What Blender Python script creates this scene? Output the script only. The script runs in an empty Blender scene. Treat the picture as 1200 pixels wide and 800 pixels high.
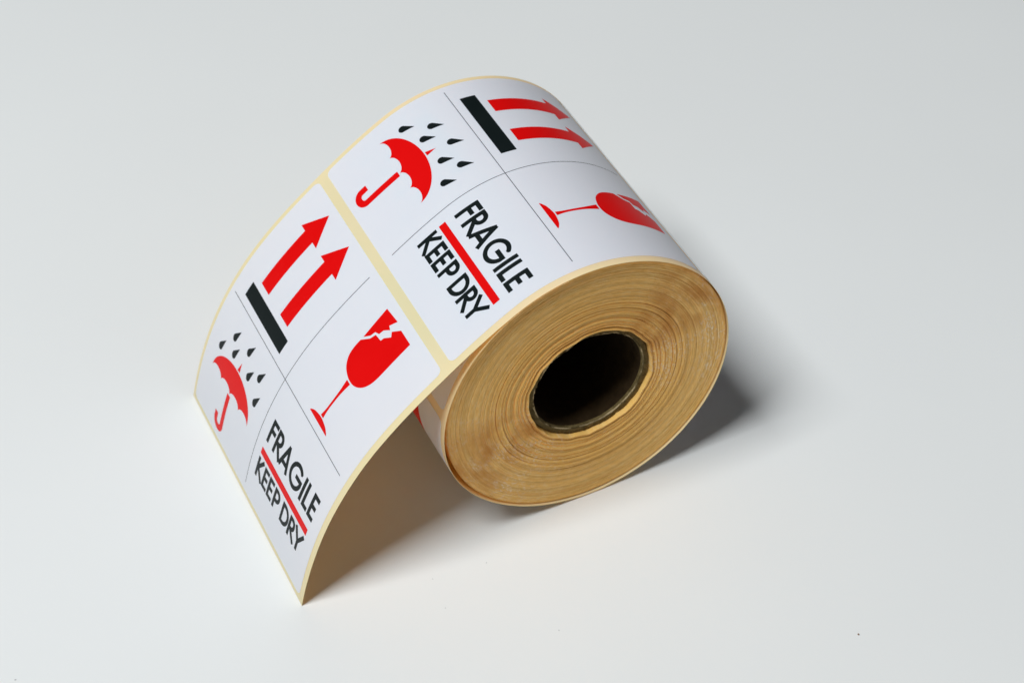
import bpy, math, random
import numpy as np
from mathutils import Matrix, Vector, noise

random.seed(7)
sc = bpy.context.scene
col = sc.collection
MM = 0.001

# ------------------------------------------------------------------ camera
cam_d = bpy.data.cameras.new("camera")
cam = bpy.data.objects.new("camera", cam_d); col.objects.link(cam)
def rot(rx, ry, rz):
    return Matrix.Rotation(rz, 3, 'Z') @ Matrix.Rotation(ry, 3, 'Y') @ Matrix.Rotation(rx, 3, 'X')
CAMR = rot(0.7923060374486759, 0.023187429827611877, -0.45167499387613674)
CAMP = Vector((-201.2517, -381.6317, 497.2471)) * MM
cam.matrix_world = Matrix.Translation(CAMP) @ CAMR.to_4x4()
cam_d.sensor_width = 36.0
cam_d.lens = 2301.287 / 1200 * 36
cam_d.clip_start = 0.01; cam_d.clip_end = 50
cam_d.dof.use_dof = True
cam_d.dof.focus_distance = 0.607
cam_d.dof.aperture_fstop = 18
sc.camera = cam

# ------------------------------------------------------------------ light
world = bpy.data.worlds.new("World"); sc.world = world
world.use_nodes = True
bg = world.node_tree.nodes["Background"]
bg.inputs[0].default_value = (0.97, 0.98, 1.0, 1)
bg.inputs[1].default_value = 0.055

def area(name, loc, target, sx, sy, power, color):
    d = bpy.data.lights.new(name, 'AREA'); d.shape = 'RECTANGLE'
    d.size = sx; d.size_y = sy; d.energy = power; d.color = color
    o = bpy.data.objects.new(name, d); col.objects.link(o)
    o.location = loc
    o.rotation_euler = (Vector(target) - Vector(loc)).to_track_quat('-Z', 'Y').to_euler()
    return o
LEL, LAZ, LD = math.radians(64.5), math.radians(8.5), 2.6
area("softbox", (-LD * math.cos(LEL) * math.cos(LAZ), 0.02 - LD * math.cos(LEL) * math.sin(LAZ), LD * math.sin(LEL)), (0, 0.02, 0.03),
     0.92, 0.92, 71.5, (0.935, 0.968, 1.0))

sc.view_settings.view_transform = 'Standard'
sc.view_settings.look = 'None'
sc.view_settings.exposure = 0.0
sc.view_settings.gamma = 1.0
sc.view_settings.use_curve_mapping = False
sc.cycles.max_bounces = 12
sc.cycles.diffuse_bounces = 6
sc.cycles.transmission_bounces = 12

# ------------------------------------------------------------------ materials
def nodes(name):
    m = bpy.data.materials.new(name); m.use_nodes = True
    nt = m.node_tree
    return m, nt, nt.nodes["Principled BSDF"], nt.nodes["Material Output"]
def N(nt, t, **kw):
    n = nt.nodes.new(t)
    for k, v in kw.items():
        if k in n.inputs.keys(): n.inputs[k].default_value = v
        else: setattr(n, k, v)
    return n
def bump(nt, bsdf, height, strength, dist):
    b = N(nt, 'ShaderNodeBump', Strength=strength, Distance=dist)
    nt.links.new(height, b.inputs['Height']); nt.links.new(b.outputs[0], bsdf.inputs['Normal'])
    return b
def ramp(nt, fac, stops):
    r = N(nt, 'ShaderNodeValToRGB')
    cr = r.color_ramp
    while len(cr.elements) < len(stops): cr.elements.new(0.5)
    for e, (p, c) in zip(cr.elements, stops):
        e.position = p; e.color = (*c, 1)
    nt.links.new(fac, r.inputs[0])
    return r.outputs[0]

def paper(name, c, c2, rough, spec, trans=None, trans_col=None, grain=0.15, nscale=9000):
    m, nt, b, out = nodes(name)
    tc = N(nt, 'ShaderNodeTexCoord')
    n = N(nt, 'ShaderNodeTexNoise', Scale=60.0, Detail=6.0)
    nt.links.new(tc.outputs['Object'], n.inputs['Vector'])
    nt.links.new(ramp(nt, n.outputs[0], [(0.3, c), (0.7, c2)]), b.inputs['Base Color'])
    b.inputs['Roughness'].default_value = rough
    b.inputs['Specular IOR Level'].default_value = spec
    n2 = N(nt, 'ShaderNodeTexNoise', Scale=nscale / 4, Detail=3.0)
    nt.links.new(tc.outputs['Object'], n2.inputs['Vector'])
    bump(nt, b, n2.outputs[0], grain, 0.00003)
    if trans:
        t = N(nt, 'ShaderNodeBsdfTranslucent'); t.inputs[0].default_value = (*trans_col, 1)
        mx = N(nt, 'ShaderNodeMixShader'); mx.inputs[0].default_value = trans
        nt.links.new(b.outputs[0], mx.inputs[1]); nt.links.new(t.outputs[0], mx.inputs[2])
        nt.links.new(mx.outputs[0], out.inputs[0])
    return m

M_label = paper("label_paper", (0.825, 0.885, 0.995), (0.835, 0.895, 1.0), 0.38, 0.36, 0.295, (1.0, 0.96, 0.95), 0.10)
M_liner = paper("liner_paper", (0.98, 0.93, 0.56), (1.0, 0.95, 0.60), 0.38, 0.35, 0.34, (1.0, 0.40, 0.05), 0.08)
M_edge = paper("liner_cut_edge", (0.88, 0.70, 0.31), (0.93, 0.76, 0.38), 0.5, 0.25, None, None, 0.08)
M_red = paper("red_ink", (0.70, 0.001, 0.001), (0.73, 0.002, 0.002), 0.42, 0.13, None, None, 0.10)
M_black = paper("black_ink", (0.004, 0.008, 0.008), (0.007, 0.011, 0.011), 0.42, 0.15, None, None, 0.10)

# edges of the wound layers
M_wound, nt, b, out = nodes("wound_paper_edges")
at = N(nt, 'ShaderNodeAttribute', attribute_name="polar")
mp = N(nt, 'ShaderNodeMapping'); mp.inputs['Scale'].default_value = (12, 12, 1500)
nt.links.new(at.outputs['Vector'], mp.inputs[0])
n1 = N(nt, 'ShaderNodeTexNoise', Scale=1.0, Detail=5.0, Roughness=0.65)
nt.links.new(mp.outputs[0], n1.inputs['Vector'])
b_in = ramp(nt, n1.outputs[0], [(0.25, (0.90, 0.515, 0.12)), (0.5, (1.0, 0.605, 0.17)), (0.75, (1.0, 0.67, 0.24))])
b_out = ramp(nt, n1.outputs[0], [(0.25, (0.80, 0.48, 0.13)), (0.5, (0.96, 0.60, 0.19)), (0.75, (1.0, 0.71, 0.30))])
sx_ = N(nt, 'ShaderNodeSeparateXYZ'); nt.links.new(at.outputs['Vector'], sx_.inputs[0])
mr_ = N(nt, 'ShaderNodeMapRange'); mr_.inputs[1].default_value = 0.033; mr_.inputs[2].default_value = 0.039
nt.links.new(sx_.outputs[2], mr_.inputs[0])
mb_ = N(nt, 'ShaderNodeMix', data_type='RGBA')
nt.links.new(mr_.outputs[0], mb_.inputs[0]); nt.links.new(b_in, mb_.inputs[6]); nt.links.new(b_out, mb_.inputs[7])
at2 = N(nt, 'ShaderNodeAttribute', attribute_name="tone")
hv = N(nt, 'ShaderNodeMix', data_type='RGBA', blend_type='MULTIPLY'); hv.inputs[0].default_value = 1.0
nt.links.new(mb_.outputs[2], hv.inputs[6]); nt.links.new(at2.outputs['Color'], hv.inputs[7])
base = hv.outputs[2]
mp2 = N(nt, 'ShaderNodeMapping'); mp2.inputs['Scale'].default_value = (24, 24, 1500)
nt.links.new(at.outputs['Vector'], mp2.inputs[0])
n2 = N(nt, 'ShaderNodeTexNoise', Scale=1.0, Detail=4.0, Roughness=0.7)
nt.links.new(mp2.outputs[0], n2.inputs['Vector'])
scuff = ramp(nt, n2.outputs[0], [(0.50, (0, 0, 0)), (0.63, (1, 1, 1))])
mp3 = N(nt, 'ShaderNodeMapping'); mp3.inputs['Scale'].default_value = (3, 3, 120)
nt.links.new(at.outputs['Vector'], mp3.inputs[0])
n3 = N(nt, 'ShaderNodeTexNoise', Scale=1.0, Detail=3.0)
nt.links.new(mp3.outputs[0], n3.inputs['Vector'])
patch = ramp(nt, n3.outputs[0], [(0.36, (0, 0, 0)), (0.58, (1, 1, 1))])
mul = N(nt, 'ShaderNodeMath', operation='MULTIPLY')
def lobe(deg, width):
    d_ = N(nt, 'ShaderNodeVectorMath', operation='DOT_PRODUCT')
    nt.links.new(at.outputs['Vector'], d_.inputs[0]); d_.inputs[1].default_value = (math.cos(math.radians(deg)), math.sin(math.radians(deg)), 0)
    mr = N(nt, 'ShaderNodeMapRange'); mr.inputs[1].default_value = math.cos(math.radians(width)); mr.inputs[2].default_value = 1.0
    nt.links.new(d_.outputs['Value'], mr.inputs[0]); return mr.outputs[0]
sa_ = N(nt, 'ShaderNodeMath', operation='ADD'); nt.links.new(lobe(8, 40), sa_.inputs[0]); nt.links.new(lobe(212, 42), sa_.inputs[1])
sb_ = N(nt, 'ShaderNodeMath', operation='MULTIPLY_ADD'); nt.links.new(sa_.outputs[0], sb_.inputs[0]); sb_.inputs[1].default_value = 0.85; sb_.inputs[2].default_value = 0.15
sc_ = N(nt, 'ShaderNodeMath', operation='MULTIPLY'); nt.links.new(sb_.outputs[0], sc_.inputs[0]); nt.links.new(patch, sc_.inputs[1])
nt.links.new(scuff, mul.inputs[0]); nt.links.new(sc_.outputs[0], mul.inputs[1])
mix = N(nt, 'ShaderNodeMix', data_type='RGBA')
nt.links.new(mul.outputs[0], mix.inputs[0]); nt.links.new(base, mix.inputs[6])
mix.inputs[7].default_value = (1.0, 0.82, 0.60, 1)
# irregular orange-brown blotches across the layer edges on two opposite sides
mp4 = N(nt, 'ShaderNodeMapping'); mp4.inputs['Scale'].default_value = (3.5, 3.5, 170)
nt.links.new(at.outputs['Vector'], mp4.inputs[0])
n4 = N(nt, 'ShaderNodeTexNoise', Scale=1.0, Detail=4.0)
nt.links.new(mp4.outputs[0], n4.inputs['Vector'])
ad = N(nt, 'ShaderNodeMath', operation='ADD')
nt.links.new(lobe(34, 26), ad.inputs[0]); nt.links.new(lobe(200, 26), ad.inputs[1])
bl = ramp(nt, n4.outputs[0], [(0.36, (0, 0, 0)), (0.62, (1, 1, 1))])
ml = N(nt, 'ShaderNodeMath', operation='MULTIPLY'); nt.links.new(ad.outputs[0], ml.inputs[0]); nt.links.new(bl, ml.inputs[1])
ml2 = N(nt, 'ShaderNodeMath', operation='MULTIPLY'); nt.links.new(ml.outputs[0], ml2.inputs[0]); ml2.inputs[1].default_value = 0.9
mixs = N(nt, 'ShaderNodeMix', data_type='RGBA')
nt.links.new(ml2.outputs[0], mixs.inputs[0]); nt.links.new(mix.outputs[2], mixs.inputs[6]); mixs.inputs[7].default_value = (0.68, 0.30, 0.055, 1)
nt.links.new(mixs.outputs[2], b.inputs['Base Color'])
b.inputs['Roughness'].default_value = 0.55
b.inputs['Specular IOR Level'].default_value = 0.2
bump(nt, b, n2.outputs[0], 0.25, 0.0001)

# cardboard core
M_core, nt, b, out = nodes("core_cardboard")
tc = N(nt, 'ShaderNodeTexCoord')
n1 = N(nt, 'ShaderNodeTexNoise', Scale=450.0, Detail=6.0, Roughness=0.7)
nt.links.new(tc.outputs['Object'], n1.inputs['Vector'])
nt.links.new(ramp(nt, n1.outputs[0], [(0.3, (0.085, 0.062, 0.020)), (0.7, (0.25, 0.185, 0.08))]), b.inputs['Base Color'])
b.inputs['Roughness'].default_value = 0.9; b.inputs['Specular IOR Level'].default_value = 0.1
bump(nt, b, n1.outputs[0], 0.6, 0.0003)
M_rim, nt, b, out = nodes("core_paper_rim"); b.inputs['Roughness'].default_value = 0.9; b.inputs['Specular IOR Level'].default_value = 0.1
tc = N(nt, 'ShaderNodeTexCoord'); n1 = N(nt, 'ShaderNodeTexNoise', Scale=260.0, Detail=5.0)
nt.links.new(tc.outputs['Object'], n1.inputs['Vector'])
nt.links.new(ramp(nt, n1.outputs[0], [(0.42, (0.10, 0.072, 0.028)), (0.60, (0.62, 0.48, 0.27))]), b.inputs['Base Color'])
M_bore, nt, b, out = nodes("core_bore_darkened")  # inside of the tube: cardboard colour darkened to carry the hole's shade
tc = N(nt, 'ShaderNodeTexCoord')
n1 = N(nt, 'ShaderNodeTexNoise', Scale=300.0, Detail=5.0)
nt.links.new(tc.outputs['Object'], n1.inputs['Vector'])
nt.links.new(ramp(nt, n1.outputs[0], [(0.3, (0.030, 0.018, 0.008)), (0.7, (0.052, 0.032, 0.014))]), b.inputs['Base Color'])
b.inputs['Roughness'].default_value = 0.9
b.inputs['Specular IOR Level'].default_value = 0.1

# table
M_table, nt, b, out = nodes("white_table_laminate")
tc = N(nt, 'ShaderNodeTexCoord')
n1 = N(nt, 'ShaderNodeTexNoise', Scale=9.0, Detail=6.0)
nt.links.new(tc.outputs['Object'], n1.inputs['Vector'])
nt.links.new(ramp(nt, n1.outputs[0], [(0.3, (0.765, 0.772, 0.752)), (0.7, (0.779, 0.786, 0.766))]), b.inputs['Base Color'])
b.inputs['Roughness'].default_value = 0.5
b.inputs['Specular IOR Level'].default_value = 0.35
n2 = N(nt, 'ShaderNodeTexNoise', Scale=1400.0, Detail=4.0)
nt.links.new(tc.outputs['Object'], n2.inputs['Vector'])
bump(nt, b, n2.outputs[0], 0.12, 0.0001)

M_dust, nt, b, out = nodes("grey_dust"); b.inputs['Base Color'].default_value = (0.48, 0.48, 0.48, 1)
M_crumb, nt, b, out = nodes("brown_crumb"); b.inputs['Base Color'].default_value = (0.24, 0.15, 0.09, 1)

# ------------------------------------------------------------------ helpers
def mesh_obj(name, verts, faces, mat, parent=None, smooth=False, mats=None, fmat=None):
    me = bpy.data.meshes.new(name)
    me.from_pydata([tuple(v) for v in verts], [], [tuple(f) for f in faces])
    for m in (mats or [mat]): me.materials.append(m)
    if fmat is not None: me.polygons.foreach_set('material_index', fmat)
    if smooth: me.polygons.foreach_set('use_smooth', [True] * len(me.polygons))
    me.update()
    o = bpy.data.objects.new(name, me); col.objects.link(o)
    if parent is not None: o.parent = parent
    return o

# ------------------------------------------------------------------ table
T = 1.2
tv, tf = [], []
n = 24
for j in range(n + 1):
    for i in range(n + 1):
        tv.append((-T + 2 * T * i / n, -T + 2 * T * j / n, 0))
for j in range(n):
    for i in range(n):
        a = j * (n + 1) + i
        tf.append((a, a + 1, a + n + 2, a + n + 1))
k0 = len(tv)
tv += [(-T, -T, -.03), (T, -T, -.03), (T, T, -.03), (-T, T, -.03)]
c = [0, n, (n + 1) ** 2 - 1, n * (n + 1)]
for i in range(4):
    j = (i + 1) % 4
    tf.append((c[i], k0 + i, k0 + j, c[j]))
tf.append((k0 + 3, k0 + 2, k0 + 1, k0))
table = mesh_obj("table_surface", tv, tf, M_table)
table["kind"] = "structure"

# ------------------------------------------------------------------ the curve of the strip (mm, side view x-z)
R = 50.304; TH = 0.50146; L = 127.217; W = 104.0
KAP = [0.70206, 0.19793, 0.93866, 0.84420, 0.49074]
ns = 1200
t = np.linspace(0, 1, ns); kap = np.interp(t, np.linspace(0, 1, 5), KAP) / 100; ds = L / (ns - 1)
ang = TH + np.concatenate([[0], np.cumsum((kap[1:] + kap[:-1]) / 2 * ds)])
dx, dz = -np.cos(ang), -np.sin(ang)
fx = -R * math.sin(TH) + np.concatenate([[0], np.cumsum((dx[1:] + dx[:-1]) / 2 * ds)])
fz = R + R * math.cos(TH) + np.concatenate([[0], np.cumsum((dz[1:] + dz[:-1]) / 2 * ds)])
# round the roll: travel angle phi, clockwise over the top, down the right, under and up the left
PHI_END = 2 * math.pi + 0.35
phi = np.linspace(0, PHI_END, 3000)
aa = TH - phi
al = 2 * math.pi - (phi - TH)                      # angle left of the top, second time round
def rad_at(phi, al):
    bul = 1.25 * np.exp(-((al - 1.85) / 0.55) ** 2)  # last turn sits loose on the left
    sink = 0.45 * np.clip(phi / (2 * math.pi), 0, 1.2)
    return R - sink + bul * (phi > 2)
rr = rad_at(phi, al)
rx = -rr * np.sin(aa); rz = R + rr * np.cos(aa)
seg = np.hypot(np.diff(rx), np.diff(rz))
rs = -np.concatenate([[0], np.cumsum(seg)])
S = np.concatenate([rs[::-1][:-1], t * L]); PX = np.concatenate([rx[::-1][:-1], fx]); PZ = np.concatenate([rz[::-1][:-1], fz])
S_IN = S[0]
TX = np.gradient(PX, S); TZ = np.gradient(PZ, S)
tl = np.hypot(TX, TZ); TX /= tl; TZ /= tl
def place(s, y, off):
    """strip coordinates (mm along, mm across, mm above the sheet) to metres"""
    s = np.asarray(s, float); y = np.asarray(y, float)
    x = np.interp(s, S, PX); z = np.interp(s, S, PZ)
    tx = np.interp(s, S, TX); tz = np.interp(s, S, TZ)
    # outward normal: the tangent (towards the cut end) turned clockwise
    nx, nz = tz, -tx
    wob = 0.0
    return np.stack([(x + nx * off) * MM, (y + wob) * MM, (z + nz * off) * MM], -1)

# ------------------------------------------------------------------ flat shapes from distance fields, cut to smooth outlines
def sd_box(X, Y, a, b_, w):
    """stroke from a to b_, width w, square ends"""
    ax, ay = a; bx, by = b_
    d = math.hypot(bx - ax, by - ay); ux, uy = (bx - ax) / d, (by - ay) / d
    px, py = X - (ax + bx) / 2, Y - (ay + by) / 2
    q1 = np.abs(px * ux + py * uy) - d / 2; q2 = np.abs(-px * uy + py * ux) - w / 2
    return np.maximum(q1, q2)
def sd_poly(X, Y, pts):
    P = np.array(pts, float); n = len(P)
    d = np.full(X.shape, 1e9); inside = np.zeros(X.shape, bool)
    for i in range(n):
        a, b_ = P[i], P[(i + 1) % n]
        ex, ey = b_ - a
        wx, wy = X - a[0], Y - a[1]
        h = np.clip((wx * ex + wy * ey) / (ex * ex + ey * ey + 1e-12), 0, 1)
        d = np.minimum(d, np.hypot(wx - h * ex, wy - h * ey))
        cnd = (a[1] > Y) != (b_[1] > Y)
        xi = a[0] + (Y - a[1]) * ex / (ey if abs(ey) > 1e-12 else 1e-12)
        inside ^= cnd & (X < xi)
    return np.where(inside, -d, d)
def sd_path(X, Y, pts, w):
    """curved stroke through many points, square ends"""
    d = np.full(X.shape, 1e9)
    for i in range(len(pts) - 1):
        d = np.minimum(d, sd_box(X, Y, pts[i], pts[i + 1], w))
        if i: d = np.minimum(d, np.hypot(X - pts[i][0], Y - pts[i][1]) - w / 2)
    return d
def arc(cx, cy, rx, ry, a0, a1, n=28):
    return [(cx + rx * math.cos(math.radians(a0 + (a1 - a0) * i / n)), cy + ry * math.sin(math.radians(a0 + (a1 - a0) * i / n))) for i in range(n + 1)]
def union(*d):
    r = d[0]
    for e in d[1:]: r = np.minimum(r, e)
    return r
def smooth_poly(pts, n=8):
    """Catmull-Rom through pts (open)"""
    P = [np.array(q, float) for q in pts]; P = [2 * P[0] - P[1]] + P + [2 * P[-1] - P[-2]]
    o = []
    for i in range(1, len(P) - 2):
        for k in range(n):
            u = k / n; a, b_, c_, d_ = P[i - 1:i + 3]
            o.append(tuple(0.5 * (2 * b_ + (c_ - a) * u + (2 * a - 5 * b_ + 4 * c_ - d_) * u * u + (3 * b_ - a - 3 * c_ + d_) * u ** 3)))
    o.append(tuple(P[-2])); return o

def cut(fn, box, h):
    """rows of cells inside fn<0; full cells of a row are merged (the sheet is straight across)"""
    x0, x1, y0, y1 = box
    nx = int(math.ceil((x1 - x0) / h)); ny = int(math.ceil((y1 - y0) / h))
    gx = x0 + h * np.arange(nx + 1); gy = y0 + h * np.arange(ny + 1)
    X, Y = np.meshgrid(gx, gy); D = fn(X, Y)
    ins = D < 0
    V, F, idx = [], [], {}
    def vid(p):
        k = (round(p[0], 5), round(p[1], 5))
        if k not in idx: idx[k] = len(V); V.append(k)
        return idx[k]
    cnt = ins[:-1, :-1].astype(int) + ins[:-1, 1:] + ins[1:, :-1] + ins[1:, 1:]
    for j in range(ny):
        i = 0; row = cnt[j]
        if not row.any(): continue
        while i < nx:
            c_ = row[i]
            if c_ == 0: i += 1; continue
            if c_ == 4:
                k = i
                while k + 1 < nx and row[k + 1] == 4: k += 1
                F.append([vid((gx[i], gy[j])), vid((gx[k + 1], gy[j])), vid((gx[k + 1], gy[j + 1])), vid((gx[i], gy[j + 1]))])
                i = k + 1; continue
            cs = [(i, j), (i + 1, j), (i + 1, j + 1), (i, j + 1)]
            poly = []
            for q in range(4):
                (ia, ja), (ib, jb) = cs[q], cs[(q + 1) % 4]
                da, db = D[ja, ia], D[jb, ib]
                if da < 0: poly.append((gx[ia], gy[ja]))
                if (da < 0) != (db < 0):
                    u = da / (da - db)
                    u = min(max(u, 0.001), 0.999)
                    poly.append((gx[ia] + u * (gx[ib] - gx[ia]), gy[ja] + u * (gy[jb] - gy[ja])))
            ids = []
            for p_ in poly:
                v_ = vid(p_)
                if v_ not in ids: ids.append(v_)
            if len(ids) >= 3: F.append(ids)
            i += 1
    return np.array(V), F

# ---- the artwork of one label: design X to the right, Y up (towards the roll), mm from the crossing of the thin lines
def lettering(strokes, w):
    def fn(X, Y):
        return union(*[(sd_path(X, Y, s, w) if len(s) > 2 else sd_box(X, Y, s[0], s[1], w)) for s in strokes])
    return fn
wf = 1.58; y0, y1 = -21.35, -12.35; hw = wf / 2; ym = (y0 + y1) / 2
FRAGILE = [
    [(6.0, y0), (6.0, y1)], [(5.3, y1 - hw), (9.75, y1 - hw)], [(5.3, ym + .55), (9.4, ym + .55)],
    [(10.95, y0), (10.95, y1)], [(10.25, y1 - hw), (12.3, y1 - hw)] + arc(12.4, y1 - hw - 1.95, 1.95, 1.95, 85, -85, 16) + [(12.3, y1 - hw - 3.9), (10.25, y1 - hw - 3.9)],
    [(12.0, -16.9), (16.0, y0 - .15)],
    [(16.35, y0 - .1), (19.45, y1)], [(19.15, y1), (22.25, y0 - .1)], [(17.4, y0 + 2.35), (21.2, y0 + 2.35)],
    arc(27.95, -16.85, 3.85, 3.95, 42, 352, 44), [(27.7, -16.75), (32.45, -16.75)],
    [(34.0, y0), (34.0, y1)],
    [(36.5, y0), (36.5, y1)], [(35.8, y0 + hw), (39.7, y0 + hw)],
    [(41.15, y0), (41.15, y1)], [(40.45, y0 + hw), (44.7, y0 + hw)], [(40.45, y1 - hw), (44.7, y1 - hw)], [(40.45, ym + .1), (44.3, ym + .1)],
]
wk = 1.46; k0_, k1_ = -36.35, -28.45; hk = wk / 2; km = (k0_ + k1_) / 2
KEEPDRY = [
    [(5.35, k0_), (5.35, k1_)], [(5.7, km - .1), (9.1, k1_ + .15)], [(5.9, km + .2), (9.85, k0_ - .1)],
    [(11.05, k0_), (11.05, k1_)], [(10.4, k0_ + hk), (14.3, k0_ + hk)], [(10.4, k1_ - hk), (14.3, k1_ - hk)], [(10.4, km + .1), (14.0, km + .1)],
    [(15.55, k0_), (15.55, k1_)], [(14.9, k0_ + hk), (18.9, k0_ + hk)], [(14.9, k1_ - hk), (18.9, k1_ - hk)], [(14.9, km + .1), (18.5, km + .1)],
    [(20.55, k0_), (20.55, k1_)], [(19.9, k1_ - hk), (22.0, k1_ - hk)] + arc(22.0, k1_ - hk - 1.8, 1.9, 1.8, 85, -85, 16) + [(21.9, k1_ - hk - 3.6), (19.9, k1_ - hk - 3.6)],
    [(27.45, k0_), (27.45, k1_)], [(26.8, k1_ - hk), (28.6, k1_ - hk)] + arc(28.7, km, 3.35, (k1_ - k0_) / 2 - hk, 87, -87, 24) + [(28.6, k0_ + hk), (26.8, k0_ + hk)],
    [(33.75, k0_), (33.75, k1_)], [(33.1, k1_ - hk), (35.0, k1_ - hk)] + arc(35.1, k1_ - hk - 1.75, 1.75, 1.75, 85, -85, 16) + [(35.0, k1_ - hk - 3.5), (33.1, k1_ - hk - 3.5)],
    [(34.9, km - .4), (38.5, k0_ - .15)],
    [(40.95, k0_), (40.95, km - .3)], [(41.25, km - .75), (37.9, k1_)], [(40.65, km - .75), (44.0, k1_)],
]
def bar(x0, x1, y0, y1): return lambda X, Y: np.maximum(np.maximum(x0 - X, X - x1), np.maximum(y0 - Y, Y - y1))
def polyf(pts): return lambda X, Y: sd_poly(X, Y, pts)
def arrow(cx): return polyf([(cx - 3.3, 11.2), (cx + 3.25, 11.2), (cx + 3.25, 34.75), (cx + 6.45, 34.75), (cx, 44.7), (cx - 6.45, 34.75), (cx - 3.3, 34.75)])
def canopy(X, Y):
    cx, r_ = -25.2, 19.4
    dome = np.maximum(np.hypot((X - cx) / 16.6, (Y + 27.6) / 10.15) - 1, (-27.6 - Y) / 10) * 8
    d = dome
    for k in range(4):
        c_ = cx - 12.42 + 8.28 * k
        d = np.maximum(d, -((np.hypot((X - c_) / 4.14, (Y + 27.75) / 2.25) - 1) * 2.4))
    return d
def handle(X, Y):
    x_ = -25.35
    pts = [(x_, -27.95), (x_, -41.2)] + arc(x_ - 2.6, -41.75, 2.6, 2.1, 0, -180, 22)[1:] + [(x_ - 5.2, -39.2)]
    return sd_path(X, Y, pts, 2.5)
def umbrella(X, Y):
    return union(canopy(X, Y), handle(X, Y), sd_poly(X, Y, [(-25.6, -17.05), (-23.65, -17.0), (-24.45, -13.4)]))
def drop(hx, hy):
    r_ = 1.4
    a = math.atan2(3.85, 2.0)
    tx_, ty_ = hx + 2.05, hy + 3.85
    pts = [(hx + r_ * math.cos(a + s), hy + r_ * math.sin(a + s)) for s in np.linspace(math.radians(78), math.radians(282), 22)] + [(tx_, ty_)]
    return polyf(pts)
def glass(X, Y):
    base_ = [(17.9, 2.85)] + smooth_poly([(18.6, 3.5), (20.6, 4.45), (24.6, 5.05), (28.6, 4.45), (30.7, 3.5)]) + [(31.4, 2.85)]
    stem = smooth_poly([(23.8, 5.45), (24.25, 8), (24.4, 11), (24.3, 15.7), (23.7, 20.2)]) + smooth_poly([(26.1, 20.2), (25.55, 15.8), (25.35, 11), (25.35, 8), (25.6, 5.45)])
    bowl = smooth_poly([(16.45, 31.2), (16.55, 28.0), (17.3, 25.0), (19.5, 22.4), (22.6, 21.05), (25.5, 20.7), (28.4, 21.3), (31.0, 23.2), (32.6, 25.9), (33.25, 29.3), (33.3, 34.0)]) + \
        [(33.15, 44.1), (26.3, 44.1), (23.8, 41.3), (25.3, 40.2), (23.3, 38.0), (23.1, 36.7), (19.8, 36.4), (19.1, 34.1)]
    shard = [(16.5, 32.5), (15.3, 44.1), (22.6, 44.7), (21.2, 41.7), (22.8, 41.2), (20.9, 39.3), (20.6, 37.4), (18.8, 36.7), (18.4, 34.8)]
    return union(*[sd_poly(X, Y, q) for q in (base_, stem, bowl, shard)])
H = 0.16
DROPS = [(-40.5, -18.6), (-34.4, -10.3), (-31.0, -14.9), (-23.5, -8.1), (-18.2, -14.2), (-12.1, -9.9), (-9.1, -17.7)]
ART = [
    ("divider_line", bar(-46.6, 46.5, -0.11, 0.11), (-47, 47, -.4, .4), 0.11, M_black),
    ("divider_line", bar(-0.11, 0.11, -44.6, 44.85), (-.4, .4, -45, 45), 0.11, M_black),
    ("bar_print", bar(-41.0, -9.2, 3.05, 8.6), (-42, -8, 2, 10), H, M_black),
    ("arrow_print", arrow(-33.7), (-41, -26, 10, 46), H, M_red),
    ("arrow_print", arrow(-16.7), (-24, -9, 10, 46), H, M_red),
    ("glass_print", glass, (14, 34.5, 2, 46), H, M_red),
    ("umbrella_print", umbrella, (-43.5, -7.5, -46, -12.5), H, M_red),
    ("fragile_lettering", lettering(FRAGILE, wf), (4, 46, -22.5, -11.5), 0.12, M_black),
    ("red_rule", bar(4.65, 44.4, -27.2, -24.6), (4, 45, -28, -24), H, M_red),
    ("keep_dry_lettering", lettering(KEEPDRY, wk), (4, 46, -37.5, -27.6), 0.12, M_black),
] + [("raindrop_print", drop(*d), (d[0] - 2.5, d[0] + 3, d[1] - 2.5, d[1] + 4.5), 0.10, M_black) for d in DROPS]
ART2D = [(n_, *cut(fn, bx_, h_), m_) for n_, fn, bx_, h_, m_ in ART]

# ------------------------------------------------------------------ the roll
root = bpy.data.objects.new("label_roll", None); col.objects.link(root)
root.empty_display_size = 0.02
root.location = (0, 0, 0.00025)
root["label"] = "roll of red and black fragile labels with its end unrolled onto the white table"
root["category"] = "label roll"

# backing paper: the free end and the last turn round the roll, one sheet with a thickness
def backing():
    ss = np.concatenate([np.arange(S_IN, L, 0.7), [L]])
    ys = np.array([0, 0.35, 1, 2.6, 10, 30, 52, 74, 94, 101.5, 103, 103.65, W])
    V, F = [], []
    wob = np.array([0.10 * noise.noise(Vector((s * 0.05, 3.1, 0))) + 0.05 * noise.noise(Vector((s * .3, 1, 0))) for s in ss])
    grid = []
    for j, y in enumerate(ys):
        w_ = wob if j < 2 else 0 * wob
        P = place(ss, y + w_, 0.0); grid.append(P)
    G = np.stack(grid)                         # (ny, ns, 3)
    ny, n_ = G.shape[:2]
    V = list(G.reshape(-1, 3))
    for j in range(ny - 1):
        for i in range(n_ - 1):
            a = j * n_ + i
            F.append((a, a + 1, a + n_ + 1, a + n_))
    th = -0.11
    nflat = len(F)
    def skirt(pts_s, pts_y, top):
        k = len(V); V.extend(place(pts_s, pts_y, th))
        for i in range(len(top) - 1): F.append((top[i], top[i + 1], k + i + 1, k + i))
    skirt(ss, ys[0] + wob, [i for i in range(n_)])
    skirt(ss, np.full(n_, W), [(ny - 1) * n_ + i for i in range(n_)])
    skirt(np.full(ny, L), ys, [j * n_ + n_ - 1 for j in range(ny)])
    return mesh_obj("backing_paper", V, F, None, root, mats=[M_liner, M_edge], fmat=[0] * nflat + [1] * (len(F) - nflat))
bk = backing()
bk["label"] = "cream yellow backing paper showing as a border round the labels"

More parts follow.
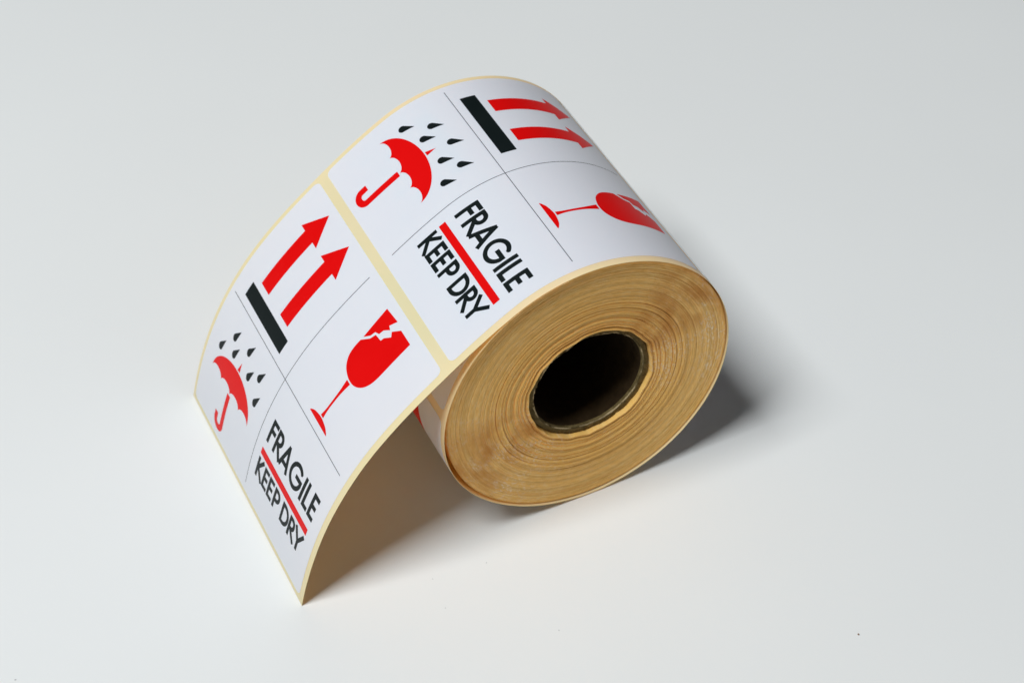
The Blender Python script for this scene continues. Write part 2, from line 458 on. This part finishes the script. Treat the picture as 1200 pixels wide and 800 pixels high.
# labels on the backing
YC = 52.94
LX0, LX1 = -(102.2 - YC), -(2.65 - YC)     # design X of the label's long edges
LH = 47.95                                 # half length
PITCH = 99.60
C0 = 77.43
def rrect(X, Y):
    cx, hx_ = (LX0 + LX1) / 2, (LX1 - LX0) / 2; r_ = 2.2
    qx = np.abs(X - cx) - hx_ + r_; qy = np.abs(Y) - LH + r_
    return np.hypot(np.maximum(qx, 0), np.maximum(qy, 0)) + np.minimum(np.maximum(qx, qy), 0) - r_
lab2 = cut(rrect, (LX0 - .2, LX1 + .2, -LH - .2, LH + .2), 0.4)
def outline():
    cx = (LX0 + LX1) / 2; hx_ = (LX1 - LX0) / 2; r_ = 2.2; o = []
    for sx, sy, a0 in ((1, 1, 0), (-1, 1, 90), (-1, -1, 180), (1, -1, 270)):
        o += arc(cx + sx * (hx_ - r_), sy * (LH - r_), r_, r_, a0, a0 + 90, 8)
    P = []
    for i in range(len(o)):
        a, b_ = np.array(o[i]), np.array(o[(i + 1) % len(o)])
        m_ = max(1, int(np.linalg.norm(b_ - a) / 0.7))
        for k in range(m_): P.append(a + (b_ - a) * k / m_)
    return np.array(P)
OUT = outline()
T_LAB, T_INK = 0.10, 0.125
LABELS = ["white label lying on the slope down to the table",
          "white label wrapped over the top of the roll",
          "white label on the far right side of the roll",
          "white label on the underside and left of the roll",
          "white label starting under the unrolled strip"]
for k in range(5):
    cs = C0 - PITCH * k
    def to3(V2, off, cs=cs):
        return place(cs - V2[:, 1], YC - V2[:, 0], off)
    V2, F2 = lab2
    if k == 4:
        lo = cs - S_IN - 0.6                       # only as far as the last turn is built
    V3 = list(to3(V2, T_LAB)); F3 = [f for f in F2]
    n0 = len(V3); n_ = len(OUT)
    V3 += list(to3(OUT, T_LAB)) + list(to3(OUT, 0.015))
    F3 = F3 + [(n0 + i, n0 + (i + 1) % n_, n0 + n_ + (i + 1) % n_, n0 + n_ + i) for i in range(n_)]
    if k == 4:
        keep = lambda f, A: all(A[q] < lo for q in f)
        A = np.concatenate([V2[:, 1], OUT[:, 1], OUT[:, 1]])
        F3 = [f for f in F3 if keep(f, A)]
    lab = mesh_obj("label", V3, F3, M_label, root)
    lab["label"] = LABELS[k]
    for n_a, VA, FA, m_ in ART2D:
        if k == 4 and VA[:, 1].max() > lo: continue
        mesh_obj(n_a, to3(VA, T_INK), FA, m_, lab)

# the wound layers: concentric turns whose edges stand a little unevenly
def wound():
    rnd = random.Random(5)
    nseg = 540
    r0, r1 = 21.75, R - 0.62
    GROOVES = [21.0, 22.8, 24.3, 25.3, 27.1, 29.9, 31.2, 33.3, 35.5, 41.5, 52.0]
    BULGE = [.50, .38, .16, .42, .44, .14, .30, .16, .10, .06]
    def macro(rad):
        k_ = max(q for q in range(len(GROOVES) - 1) if GROOVES[q] <= rad)
        u_ = 2 * (rad - GROOVES[k_]) / (GROOVES[k_ + 1] - GROOVES[k_]) - 1
        return BULGE[k_] * (1 - math.sqrt(max(0.0, 1 - u_ * u_)))
    def at_groove(ra_, rb_): return any(ra_ <= q < rb_ for q in GROOVES[1:8])
    layers = []
    r = r0
    while r < r1 - 0.1:
        w = rnd.uniform(0.20, 0.30)
        if at_groove(r, r + w) or r <= 35.6 < r + w: w += 0.14
        near_core = max(0.0, 1 - (r - r0) / 12.0)
        y = 0.55 + rnd.gauss(0, 0.035) + 0.25 * max(0, min(1, (r - 33) / 4)) + macro(r) + 0.06 * noise.noise(Vector((r * 0.45, 2, 0)))
        layers.append([r, min(r + w, r1), y, rnd.random() * 100])
        r += w
    layers[0][2] = 0.5
    cx_in, cz_in = 0.55, 0.95
    V, polar, rows, tone, tone_now = [], [], 0, [], 1.0
    an = np.linspace(0, 2 * math.pi, nseg, endpoint=False)
    ca, sa = np.cos(an), np.sin(an)
    lowA = np.array([noise.noise(Vector((c_ * 2.2, s_ * 2.2, 4.0))) for c_, s_ in zip(ca, sa)])
    lowB = np.array([noise.noise(Vector((c_ * 4.5, s_ * 4.5, 9.0))) for c_, s_ in zip(ca, sa)])
    def ring(rad, y, wamp, yv):
        nonlocal rows
        f = (rad - r0) / (r1 - r0)
        wav = wamp * (0.55 * lowA + 0.75 * lowB) + (0.30 * np.array([noise.noise(Vector((c_ * 1.8, s_ * 1.8, rad * 0.22))) for c_, s_ in zip(ca, sa)]) if wamp > 0 and 23 < rad < 40 else 0)
        rr_ = rad + wav
        cx, cz = cx_in * (1 - f), cz_in * (1 - f)
        V.append(np.stack([(cx + rr_ * ca) * MM, (y + yv) * MM, (R + cz + rr_ * sa) * MM], -1))
        tone.append(np.full(nseg, tone_now))
        polar.append(np.stack([ca * 1.0, sa * 1.0, np.full(nseg, rad * MM)], -1))
        rows += 1
    zero = np.zeros(nseg)
    deg = np.degrees(an)
    crack = np.exp(-(((deg - 282 + 180) % 360 - 180) / 24.0) ** 4)
    # bore of the paper, far end first
    ring(r0, W - 1.0, 0.0, zero)
    ring(r0, 12.0, 0.2, zero)
    for i, (ra, rb, y, sd) in enumerate(layers):
        fall = max(0.0, 1 - (ra - r0) / 9.0)
        wamp = 0.06 + 0.85 * fall ** 1.5
        yv = np.array([0.035 * noise.noise(Vector((c_ * 2, s_ * 2, sd))) + 0.02 * noise.noise(Vector((c_ * 16, s_ * 16, sd))) + (0.05 + fall * 0.30) * noise.noise(Vector((c_ * 2.5, s_ * 2.5, ra * 0.28))) for c_, s_ in zip(ca, sa)])
        if i % 2 == 0 or rnd.random() < 0.3:      # paler label stock and darker backing lie edge to edge
            tone_now = 1.08 if rnd.random() < 0.15 else rnd.uniform(0.86 if ra > 36 else 0.76, 1.04)
        g = 0.06 + 0.08 * rnd.random()
        gr = yv + g
        if at_groove(ra, rb):
            gr = gr + (0.25 + 0.6 * abs(math.sin(ra * 7.3))) * np.clip(0.5 + 1.2 * np.array([noise.noise(Vector((c_ * 1.6, s_ * 1.6, ra))) for c_, s_ in zip(ca, sa)]), 0.1, 1)
        w = rb - ra
        if ra <= 35.6 < rb: gr = gr + 2.2 * crack
        wide = w > 0.335
        ring(ra, y, wamp, gr)
        if wide: ring(ra + 0.40 * w, y, wamp, gr)
        ring(ra + (0.52 if wide else 0.32) * w, y, wamp, yv)
        ring(ra + 0.78 * w, y, wamp, yv + 0.02)
    ring(r1, 1.4, 0, zero)
    ring(r1, W - 1.0, 0, zero)
    # back end: a plain ring of edges
    ring(r0, W - 1.0, 0.0, zero)
    VV = np.concatenate(V); PP = np.concatenate(polar)
    i0 = np.arange(nseg); i1 = (i0 + 1) % nseg
    F = []
    for k in range(rows - 1):
        a = k * nseg
        F.append(np.stack([a + i0, a + i1, a + nseg + i1, a + nseg + i0], -1))
    F = np.concatenate(F)
    o = mesh_obj("wound_layers", VV.tolist(), F[:, ::-1].tolist(), M_wound, root)
    at_ = o.data.attributes.new("polar", 'FLOAT_VECTOR', 'POINT')
    at_.data.foreach_set('vector', PP.astype(np.float32).ravel())
    tn = np.concatenate(tone); tc_ = np.stack([tn, tn ** 1.15, tn ** 1.3, np.ones_like(tn)], -1)
    a2 = o.data.attributes.new("tone", 'FLOAT_COLOR', 'POINT')
    a2.data.foreach_set('color', tc_.astype(np.float32).ravel())
    return o
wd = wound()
wd["label"] = "tan end face of the many tightly wound paper layers"

# cardboard core
def core():
    nseg = 220; V, F, fm = [], [], []
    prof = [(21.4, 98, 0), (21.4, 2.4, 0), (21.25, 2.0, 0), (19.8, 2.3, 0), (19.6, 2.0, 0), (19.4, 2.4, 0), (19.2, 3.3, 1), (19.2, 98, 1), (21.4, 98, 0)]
    for q, (r, y, mi) in enumerate(prof):
        for i in range(nseg):
            a = 2 * math.pi * i / nseg; c_, s_ = math.cos(a), math.sin(a)
            jit = 0.0
            if 1 <= q <= 5: jit = 0.35 * noise.noise(Vector((c_ * 4, s_ * 4, q * .4))) + 0.30 * noise.noise(Vector((c_ * 16, s_ * 16, q))) + 0.15 * noise.noise(Vector((c_ * 40, s_ * 40, q)))
            rr_ = r + 0.22 * noise.noise(Vector((c_ * 3.5, s_ * 3.5, 7))) + (jit * .4 if 1 <= q <= 5 else 0)
            V.append(((0.55 + rr_ * c_) * MM, (y + jit) * MM, (R + 0.95 + rr_ * s_) * MM))
    for q in range(len(prof) - 1):
        for i in range(nseg):
            j = (i + 1) % nseg
            F.append((q * nseg + i, (q + 1) * nseg + i, (q + 1) * nseg + j, q * nseg + j)); fm.append(2 if q in (3, 4) else prof[q][2] if q >= 5 else 0)
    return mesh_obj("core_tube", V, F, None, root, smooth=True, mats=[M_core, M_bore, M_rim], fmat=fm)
co = core()
co["label"] = "dark cardboard tube in the middle of the roll"

# ------------------------------------------------------------------ specks on the table
def on_table(u, v):
    d = CAMR @ Vector(((u - 600) / 2301.287, -(v - 400) / 2301.287, -1))
    return CAMP + d * (-CAMP.z / d.z)
def speck(u, v, r, mat, label, group=None):
    rnd = random.Random(int(u * 7 + v))
    V, F = [], []
    nl, nr = 8, 4
    for j in range(nr + 1):
        for i in range(nl):
            a = 2 * math.pi * i / nl; e = math.pi * j / nr
            q = r * rnd.uniform(.7, 1.25)
            V.append((q * math.sin(e) * math.cos(a) * 1.3, q * math.sin(e) * math.sin(a), r * .5 - r * .5 * math.cos(e)))
    for j in range(nr):
        for i in range(nl):
            F.append((j * nl + i, j * nl + (i + 1) % nl, (j + 1) * nl + (i + 1) % nl, (j + 1) * nl + i))
    o = mesh_obj("dust_speck", V, F, mat)
    p_ = on_table(u, v); o.location = (p_.x, p_.y, 0)
    o.rotation_euler[2] = rnd.uniform(0, 6)
    o["label"] = label; o["category"] = "dust"
    if group: o["group"] = group
speck(1006, 743, 0.00034, M_crumb, "tiny brown crumb on the bare white table at lower right")
for u, v, r, lb in [
        (570, 659, .00018, "tiny grey dust speck on the table just in front of the roll"),
        (507, 678, .00017, "tiny grey dust speck on the table beside the shadow of the unrolled strip"),
        (522, 712, .00016, "tiny grey dust speck on the table to the right of the strip's front corner"),
        (655, 738, .00018, "tiny grey dust speck on the table in the bottom middle of the picture"),
        (18, 796, .00022, "tiny grey dust speck on the table in the bottom left corner of the picture")]:
    speck(u, v, r, M_dust, lb, "dust specks on the table")
